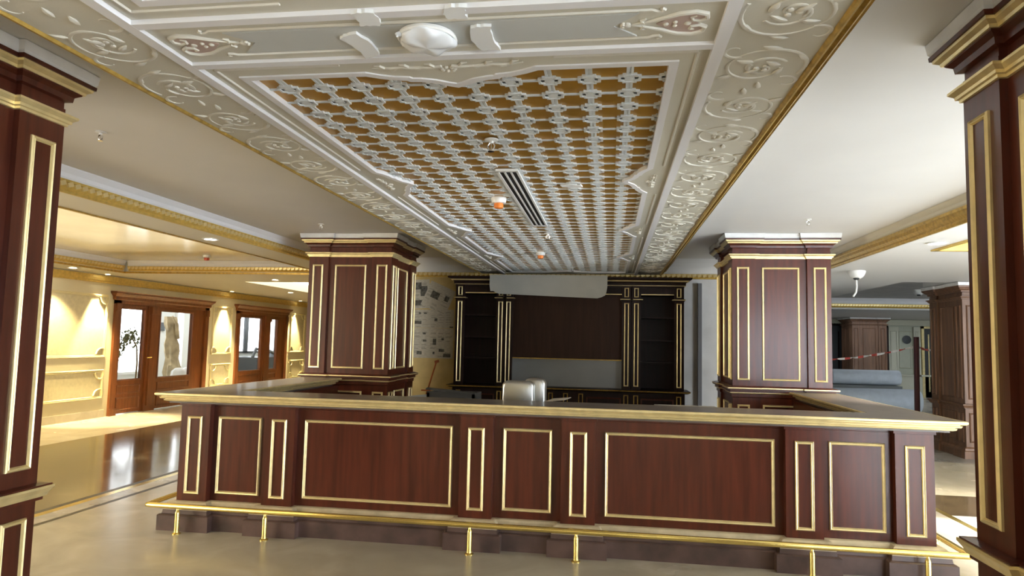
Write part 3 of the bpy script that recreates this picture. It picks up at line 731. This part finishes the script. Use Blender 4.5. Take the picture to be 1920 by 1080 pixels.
for x0, x1 in ((-1.65,-.95),(.945,1.65)):
    for z in (1.35,1.67,2.0): MB().box(x0,x1,4.70,5.0,z,z+.022).build('shelf', WOODD, cb)
for x in PX:
    p = MB(); p.box(x-.065,x+.065,4.605,4.66,.966,2.45); p.shell([(x-.065,4.605),(x+.065,4.605),(x+.065,4.66),(x-.065,4.66)], [(0,2.24),(.012,2.246),(.012,2.256),(.022,2.268),(.022,2.28),(0,2.284)])
    po = p.build('pilaster', WOODD, cb)
    g = MB(); g.frame((0,4.605,0), X_, Z_, -Y_, x-.034, x+.034, 1.01, 2.215, .016, .012); g.build('pilaster_frame', GOLD, po)
    g = MB(); g.frame((0,4.605,0), X_, Z_, -Y_, x-.032, x+.032, 2.30, 2.437, .014, .012); g.build('capital_frame', GOLD, po)
    g = MB(); g.shell([(x-.065,4.605),(x+.065,4.605),(x+.065,4.66),(x-.065,4.66)], [(.018,2.262),(.028,2.264),(.028,2.272),(.018,2.274)]); g.build('capital_gold_trim', GOLD, po)
b = MB(); b.box(-1.69,1.69,4.64,5.04,2.34,2.45)
b.shell([(-1.69,4.605),(1.69,4.605),(1.69,5.04),(-1.69,5.04)], [(0,2.45),(0,2.47),(.02,2.475),(.02,2.51),(.045,2.53),(.06,2.545),(.10,2.562),(.105,2.585),(0,2.59)])
b.build('cornice', WOODD, cb)
g = MB(); g.shell([(-1.69,4.605),(1.69,4.605),(1.69,5.03),(-1.69,5.03)], [(.05,2.526),(.062,2.540),(.070,2.546),(.05,2.547)])
g.shell([(-1.69,4.605),(1.69,4.605),(1.69,5.03),(-1.69,5.03)], [(.0,2.466),(.022,2.470),(.022,2.475),(.0,2.476)])
g.build('cornice_gold_trim', GOLD, cb)
for x0, x1 in ((-1.54,-1.06),(-.80,.80),(1.08,1.545)):
    MB().box(x0,x1,4.628,4.64,2.338,2.35).build('frieze_gold_bead', GOLD, cb)
for x in PX:
    g = MB(); g.frame((0,4.62,0), X_, Z_, -Y_, x-.034, x+.034, .18, .885, .014, .012); g.build('base_frame', GOLDD, cb)
for x0, x1 in ((-1.54,-1.06),(-.80,-.30),(.30,.80),(1.08,1.545)):
    g = MB(); g.frame((0,4.62,0), X_, Z_, -Y_, x0, x1, .18, .84, .02, .012); g.build('base_door', WOOD, cb)
for x in (-.22,0,.52-.3): 
    g = MB(); g.frame((0,4.62,0), X_, Z_, -Y_, x-.034, x+.034, .18, .885, .014, .012); g.build('base_frame', GOLDD, cb)

# grey sheet hung over the cabinet cornice
m = MB(); rows = []
N = 24
for j, (zz, yy) in enumerate(((2.594,4.60),(2.606,4.485),(2.52,4.472),(2.44,4.470),(2.36,4.474),(2.29,4.482))):
    row = []
    for i in range(N+1):
        t = i/N; x = -1.145+1.735*t
        z = zz
        if j == 5: z = 2.325-.06*t + (.035*((1-t)/.06-1+0)**2 if t < .0 else 0)
        if j >= 4:
            e = min(t, 1-t)/.07
            if e < 1: x += (.03 if t < .5 else -.03)*(1-e)*(1 if j == 5 else .5); z += .05*(1-e)*(1 if j == 5 else 0)
        row.append((x, yy+.006*math.sin(t*9+j*.7)-.01*math.sin(PI*t), z))
    rows.append(row)
front_, back_ = rows, [[(x,y+.012,z) for x,y,z in rw] for rw in rows]
nv = (N+1)*len(rows); V = [p for rw in front_ for p in rw]+[p for rw in back_ for p in rw]; F = []
for j in range(len(rows)-1):
    for i in range(N):
        a = j*(N+1)+i; F += [(a,a+1,a+N+2,a+N+1),(a+nv,a+N+1+nv,a+N+2+nv,a+1+nv)]
edge = [i for i in range(N+1)]+[j*(N+1)+N for j in range(1,len(rows))]+[(len(rows)-1)*(N+1)+i for i in range(N-1,-1,-1)]+[j*(N+1) for j in range(len(rows)-2,0,-1)]
for q in range(len(edge)):
    a, b2 = edge[q], edge[(q+1)%len(edge)]; F.append((a,b2,b2+nv,a+nv))
m.add(V, F); sh = m.build('protective_sheet', PAPER, None, True)
tag(sh, 'grey foam sheet hung over the top of the back bar cabinet', 'protective sheet')

# ================================================================== NEWSPAPERS ON THE WALL
def newspaper(cx, cz, w, h, rot, label, blocks, seed):
    rnd = random.Random(seed); y = 5.05-(.004 if seed == 2 else 0)
    c, s = math.cos(rot), math.sin(rot)
    def T(x, z, d): return (cx+x*c-z*s, y-d, cz+x*s+z*c)
    m = MB()
    def quad(x0, x1, z0, z1, d0, d1):
        m.loops([[T(x0,z0,d0),T(x1,z0,d0),T(x1,z1,d0),T(x0,z1,d0)],[T(x0,z0,d1),T(x1,z0,d1),T(x1,z1,d1),T(x0,z1,d1)]], True, True)
    m.mi = 0; quad(-w/2, w/2, -h/2, h/2, 0, .0012)
    m.mi = 1
    for bx, bz, bw, bh in blocks: quad(bx*w-bw*w/2, bx*w+bw*w/2, bz*h-bh*h/2, bz*h+bh*h/2, .0012, .0016)
    m.mi = 2
    for col_ in range(3):
        for rI in range(7):
            if rnd.random() < .75:
                x0 = -w*.45+col_*w*.31; z0 = -h*.45+rI*h*.128; quad(x0, x0+w*.27*rnd.uniform(.6,1), z0, z0+h*.018, .0012, .0014)
                if rnd.random() < .6: quad(x0, x0+w*.27*rnd.uniform(.5,1), z0+h*.04, z0+h*.055, .0012, .0014)
    o = m.build('newspaper_sheet', [NEWSP, INK, GREYINK])
    tag(o, label, 'newspaper', 'newspaper sheets on the rear wall')
newspaper(-2.40,2.34,.38,.46,.05,'newspaper sheet with big dark photos high on the wall beside the left pillar',[(-.1,.28,.5,.25),(.25,.1,.3,.35),(.0,-.3,.5,.18)],1)
newspaper(-2.07,2.28,.44,.42,-.42,'slanted newspaper sheet high on the wall, tilted against the others',[(-.15,.05,.30,.26),(.30,.10,.16,.2)],2)
newspaper(-2.38,1.95,.38,.29,0,'newspaper sheet in the second row next to the left pillar',[(.05,.30,.10,.09),(.28,.30,.12,.09),(-.05,-.2,.35,.18)],3)
newspaper(-2.00,1.95,.39,.29,.01,'newspaper sheet in the second row next to the cabinet',[(-.25,-.05,.12,.16),(.40,-.45,.15,.08)],4)
newspaper(-2.385,1.565,.38,.47,0,'newspaper sheet in the bottom row next to the left pillar',[(.28,.32,.12,.06),(.30,.08,.14,.07),(-.25,-.20,.1,.07),(.08,-.33,.22,.11)],5)
newspaper(-2.00,1.565,.39,.47,-.01,'newspaper sheet in the bottom row next to the cabinet, with black smudges',[(-.28,.05,.14,.2),(.05,.14,.10,.07),(.02,-.24,.22,.09),(.25,-.40,.3,.12),(-.30,-.33,.08,.08)],6)

# ================================================================== THINGS BEHIND THE BAR
pr = empty('steel_prop', (-2.1,4.95,0), 'red oxide steel prop leaning on the wall between left pillar and cabinet', 'prop')
MB().tube([(-2.34,4.66,0),(-2.05,4.995,1.29)], .012, 8).build('bar_rod', RUST, pr, True)
MB().box(-2.24,-2.10,4.83,4.86,.83,.85).tube([(-2.11,4.845,.84),(-2.05,4.82,.80)], .01, 6).tube([(-2.14,4.845,.84),(-2.16,4.83,.74)], .01, 6).build('clamp', RUST, pr, True)
MB().obox((-2.045,4.985,1.28), (.03,.01,.01), (0,.008,.0), (-.005,.0,.02)).build('head_plate', RUST, pr)

def rbox(mb, cx, cy, z0, w, d, h, rad, seg=6):
    # box standing on z0 with rounded top corners (seen from the front) and soft front edge
    def prof(ins):
        p = [(cx-w/2+ins, z0), (cx+w/2-ins, z0)]
        R_ = rad
        for i in range(seg+1):
            a = PI/2*i/seg; p.append((cx+w/2-ins-R_+R_*math.cos(a), z0+h-ins-R_+R_*math.sin(a)))
        for i in range(seg+1):
            a = PI/2+PI/2*i/seg; p.append((cx-w/2+ins+R_+R_*math.cos(a), z0+h-ins-R_+R_*math.sin(a)))
        return p
    y0, y1 = cy-d/2, cy+d/2
    mb.loops([[(x,y,z) for x,z in prof(i)] for i,y in ((.022,y0),(.008,y0+.006),(0,y0+.022),(0,y1-.01),(.01,y1))], True, True)
st = empty('steel_appliance', (-.19,.95,.90), 'rounded stainless steel appliance standing behind the bar front', 'appliance')
m = MB(); rbox(m, -.20, .93, .90, .295, .12, .355, .05); m.build('front_shell', STEEL, st, True)
m = MB(); rbox(m, -.06, 1.10, .90, .20, .16, .375, .05); m.build('rear_shell', STEEL, st, True)
bx = MB(); bx.box(-1.33,-.80,1.85,1.88,.62,1.075); bx.box(-1.33,-1.30,1.85,2.25,.62,1.06); bx.box(-.83,-.80,1.85,2.25,.62,1.06); bx.box(-1.30,-.83,2.22,2.25,.62,1.06); bx.box(-1.30,-.83,1.88,2.22,.62,.64)
bx.obox((-1.065,1.86,1.085),(.27,0,-.018),(0,.04,.004),(0,0,.006)); 
wt = empty('work_table', (-.2,2.1,0), 'low dark work table inside the bar, loaded with boards', 'table')
MB().box(-1.9,1.9,1.75,2.35,.57,.60).build('table_top', WOODD, wt)
for x in (-1.85,1.81):
    for y in (1.78,2.28): MB().box(x,x+.04,y,y+.04,0,.57).build('leg', WOODD, wt)
bx.v = [(x,y,z-.015) for x,y,z in bx.v]
o = bx.build('open_crate', mat('crate_dark', (.05,.05,.05), .5)); tag(o, 'dark open-topped crate behind the bar, left of the steel appliance', 'crate')
def board(name, c, w, d, t, rz, tilt, m_, label, cat, tx=0):
    R_ = Matrix.Rotation(rz,3,'Z') @ Matrix.Rotation(tilt,3,'X') @ Matrix.Rotation(tx,3,'Y')
    mb = MB(); mb.obox(c, R_@Vector((w/2,0,0)), R_@Vector((0,d/2,0)), R_@Vector((0,0,t/2)))
    o = mb.build(name, m_); tag(o, label, cat); return o
st2 = MB().box(-.75,.25,1.80,2.28,.60,.93).build('carton', CARD); tag(st2, 'grey carton behind the bar under loose paper sheets', 'carton')
board('paper_sheet', (.02,1.95,.965), .36, .22, .006, .25, .12, mat('paper_white', (.62,.60,.57), .8), 'white paper sheet lying right of the steel appliance', 'paper', .06)
board('paper_sheet', (.10,1.96,1.012), .22, .16, .006, -.4, .1, mat('paper_cream', (.60,.55,.50), .8), 'cream paper scrap topmost right of the steel appliance', 'paper', -.12)
s3 = MB().box(1.10,1.80,1.80,2.28,.60,.955).build('carton', CARD); tag(s3, 'grey carton behind the bar below the right half of the cabinet', 'carton')
board('cardboard_sheet', (1.45,2.02,.966), .64, .44, .012, .05, 0, CARD, 'flat grey board lying on the carton before the right of the cabinet', 'board')
s4 = MB().box(-1.88,-1.38,1.80,2.28,.60,.90).build('carton', CARD); tag(s4, 'grey carton behind the bar beside the left pillar', 'carton')
board('plastic_sheet', (-1.58,2.0,.953), .42, .36, .006, .2, .10, BLUEP, 'pale blue plastic sheet behind the bar beside the left pillar', 'plastic sheet', -.12)
s5 = MB().box(1.93,1.985,4.99,5.048,0,2.55).build('wall_pipe', mat('grey_conduit', (.17,.17,.18), .6)); tag(s5, 'grey vertical conduit on the bare wall right of the cabinet', 'pipe')

# ================================================================== RIGHT BACKGROUND
po = empty('barrier_post', (6.18,8.0,0), 'dark red barrier post with tape tied round it', 'post')
MB().tube([(6.18,8,0),(6.2,8,1.87)], .045, 10).build('pole', mat('dark_red_paint', (.10,.025,.03), .5), po, True)
MB().lathe((6.18,8,0), [(.22,0),(.22,.03),(.06,.06)], 20).build('foot', DARKG, po, True)
def tape(pts, label):
    m = MB(); rings = []
    for i, p in enumerate(pts):
        p = Vector(p); a = i*.9; d = Vector((0, math.sin(a)*.5, math.cos(a))).normalized()*.022
        n_ = Vector((0,d.z,-d.y)).normalized()*.002
        rings.append([p+d+n_, p-d+n_, p-d-n_, p+d-n_])
    m.loops(rings, True, True); o = m.build('barrier_tape', TAPEM); tag(o, label, 'barrier tape', 'red and white barrier tape')
def sag(a, b, n, s): return [tuple(Vector(a).lerp(Vector(b), i/n)+Vector((0,0,-s*4*(i/n)*(1-i/n)))) for i in range(n+1)]
tape(sag((6.14,8.0,1.68),(4.6,9.0,1.38),22,.06), 'red and white barrier tape sagging left of the dark red post')
tape(sag((6.24,7.98,1.68),(6.10,7.13,1.64),12,.02), 'red and white barrier tape between the dark red post and brown pillar')
def roll(x0, x1, y, z, r_, label):
    m = MB(); n = 20; prof = [(x0+.02,r_*.3),(x0,r_*.34),(x0,r_*.96),(x0+.02,r_),(x1-.02,r_*1.02),(x1,r_*.97),(x1,r_*.34),(x1-.02,r_*.3)]
    m.loops([[(x, y+rr*math.cos(2*PI*k/n), z+rr*math.sin(2*PI*k/n)) for k in range(n)] for x, rr in prof], True, True)
    o = m.build('foam_roll', FOAM, None, True); tag(o, label, 'foam roll', 'white foam rolls')
roll(6.3,8.62,13.75,.30,.30,'large white foam roll lying on the floor behind the barrier')
stk = MB(); stk.box(6.0,8.3,14.15,15.3,0,.56); o = stk.build('board_stack', mat('grey_board_stack', (.42,.44,.45), .7)); tag(o, 'stack of pale grey insulation boards behind the foam roll', 'board stack')
o = MB().box(6.0,8.35,14.05,15.35,.562,.66).build('insulation_board', SLABM); tag(o, 'dark grey board on top of the pale board stack', 'board')
roll(6.7,8.45,14.5,.865,.20,'smaller white foam roll lying on top of the dark board')
w = MB().lathe((0,0,0), [(.10,0),(.14,.01),(.15,.03),(.10,.04)], 20); w.v = [(11.0+x, 20.29-z, 2.0+y) for x,y,z in w.v]
o = w.build('round_plaque', DARKG, None, True); tag(o, 'small dark round plaque on the pale far wall', 'plaque')

# ================================================================== ROOM BEHIND THE DOORS
pl_ = empty('climbing_plant', (-10.2,8.4,0), 'leafy potted branch behind the left pane of the first double door', 'plant')
MB().lathe((-10.2,8.9,0), [(.16,0),(.22,.45),(.24,.5),(.2,.5),(.18,.46)], 20).build('pot', BARK, pl_, True)
stem = [(-10.2,8.9,.46),(-10.2,8.92,.9),(-10.18,8.85,1.3),(-10.15,8.6,1.55),(-10.12,8.35,1.5),(-10.1,8.15,1.30),(-10.1,8.05,1.12)]
MB().tube(stem, [.02,.018,.016,.013,.011,.008,.005], 8).build('stem', BARK, pl_, True)
m = MB(); rl = random.Random(3)
for i in range(170):
    t = rl.uniform(.35,1)*(len(stem)-1); k_ = min(int(t), len(stem)-2); p = Vector(stem[k_]).lerp(Vector(stem[k_+1]), t-k_)+Vector((rl.gauss(0,.06),rl.gauss(0,.08),rl.gauss(0,.08)))
    a = Vector((rl.uniform(-1,1),rl.uniform(-1,1),rl.uniform(-1,1))).normalized()*.065; b2 = a.cross(Vector((rl.random(),rl.random(),1))).normalized()*.03
    m.loops([[p-a,p-b2*.8,p+a*.3-b2,p+a,p+a*.3+b2,p-b2*-.8],[q+Vector((.003,0,.003)) for q in (p-a,p-b2*.8,p+a*.3-b2,p+a,p+a*.3+b2,p-b2*-.8)]], True, True)
m.build('foliage', LEAF, pl_)
tr = MB(); n = 16; rings = []
for i in range(10):
    t = i/9; zz = .361+1.74*t; rr = .30*(1-.45*t)+.04*math.sin(i*1.7)
    rings.append([(-11.6+rr*.6*math.cos(2*PI*k/n)*(1+.15*math.sin(3*k+i)), 12.25-.25*t+rr*math.sin(2*PI*k/n)*(1+.18*math.sin(4*k+i*.7)), zz) for k in range(n)])
tr.loops(rings, True, True); tr.tube([(-11.5,12.2,1.5),(-11.4,12.0,1.9),(-11.4,11.8,2.1)], [.07,.05,.03], 8)
o = tr.build('draped_hessian', BARK, None, True); tag(o, 'bundle of brown hessian draped behind the right pane of the first double door', 'drape')
bs = MB().box(-11.95,-11.2,11.4,13.3,0,.36).build('low_plinth', ROOMW); tag(bs, 'low white plinth under the brown hessian bundle', 'plinth')
m = MB(); rc = random.Random(5); n = 14
for q in range(5):
    cx, cy = -10.98+rc.uniform(-.03,.03), 11.6+q*.36
    m.loops([[(cx+rr*.5*math.cos(2*PI*k/n), cy+rr*math.sin(2*PI*k/n)*(1+.2*math.sin(3*k+q)), z) for k in range(n)] for rr, z in ((.30,.0),(.28,.4),(.24,.62),(.12,.70))], True, True)
o = m.build('white_cloth', CLOTHW, None, True); tag(o, 'crumpled white cloth heaped at the foot of the hessian bundle', 'cloth')
o = MB().box(-12.4,-12.36,12.35,12.85,1.70,1.95).box(-12.36,-12.35,12.40,12.80,1.74,1.91).build('wall_screen', mat('grey_screen', (.10,.12,.14), .4)); tag(o, 'small dark grey screen on the wall seen through the first double door', 'screen')
mc = empty('treadmill', (-11.2,16.4,0), 'dark machine seen through the left pane of the second double door', 'machine')
MB().box(-11.9,-10.9,15.6,16.9,0,.9).build('base_block', DARKG, mc)
MB().tube([(-11.2,15.8,.9),(-11.2,16.0,1.18),(-11.2,16.5,1.12)], .05, 8).tube([(-11.2,16.7,.9),(-11.2,16.9,1.1),(-11.2,17.3,1.0)], .06, 8).build('arm', DARKG, mc, True)
mc.name = 'dark_machine'
o = MB().box(-11.9,-11.0,17.2,17.9,0,.75).lathe((-11.4,17.5,.75),[(.25,0),(.28,.15),(.15,.3)],16).build('machine_cabinet', mat('machine_grey', (.16,.18,.20), .5)); tag(o, 'grey machine cabinet seen between the panes of the second double door', 'machine')
m = MB(); m.lathe((-11.3,18.6,0),[(.32,0),(.36,.5),(.34,.95),(.22,1.2),(.10,1.32)],18); o = m.build('covered_machine', DARKG, None, True); tag(o, 'rounded dark machine seen through the right pane of the second double door', 'machine')

# ================================================================== LIGHT
W = bpy.data.worlds.new('world'); S.world = W; W.use_nodes = True
W.node_tree.nodes['Background'].inputs['Color'].default_value = (.75,.85,1,1); W.node_tree.nodes['Background'].inputs['Strength'].default_value = .12
def area(name, loc, rot, sx, sy, e, col):
    l = bpy.data.lights.new(name, 'AREA'); l.shape = 'RECTANGLE'; l.size = sx; l.size_y = sy; l.energy = e; l.color = col
    o = bpy.data.objects.new(name, l); COL.objects.link(o); o.location = loc; o.rotation_euler = rot
    return o
area('daylight_rear_window', (6.4,-10.95,1.45), (-PI/2,0,PI), 4.2, 2.2, 110, (.82,.90,1))
area('daylight_side_window', (13.8,-5.5,1.45), (0,PI/2,0), 2.2, 6.8, 1200, (.84,.92,1))
sl = bpy.data.lights.new('sun', 'SUN'); sl.energy = 72; sl.angle = math.radians(1.0); sl.color = (.86,.93,1.0)
so = bpy.data.objects.new('sun', sl); COL.objects.link(so); so.location = (20,-4,6)
so.rotation_euler = Vector((-10.7, 4.2, -2.6)).to_track_quat('-Z','Y').to_euler()
area('left_ceiling_fill', (-8.75,-4.6,1.35), (0,-PI/2,0), 2.0, 4.0, 400, (1,.90,.72))  # added fill lamp at the invented left window, for the left ceiling
area('cove_glow', (-6.2,1.0,2.80), (PI,0,0), 3.0, 7.0, 45, (1,.86,.58))
area('room_fill', (-11.0,12.5,2.80), (0,0,0), 1.5, 9.0, 110, (.92,.97,1))  # added downward fill that brightens the room behind the doors
area('far_daylight', (10.0,17.0,2.60), (0,0,0), 6, 4, 60, (.85,.92,1))
S.view_settings.view_transform = 'Standard'; S.view_settings.look = 'None'; S.view_settings.gamma = 1; S.view_settings.exposure = 0.15
S.view_settings.use_curve_mapping = False
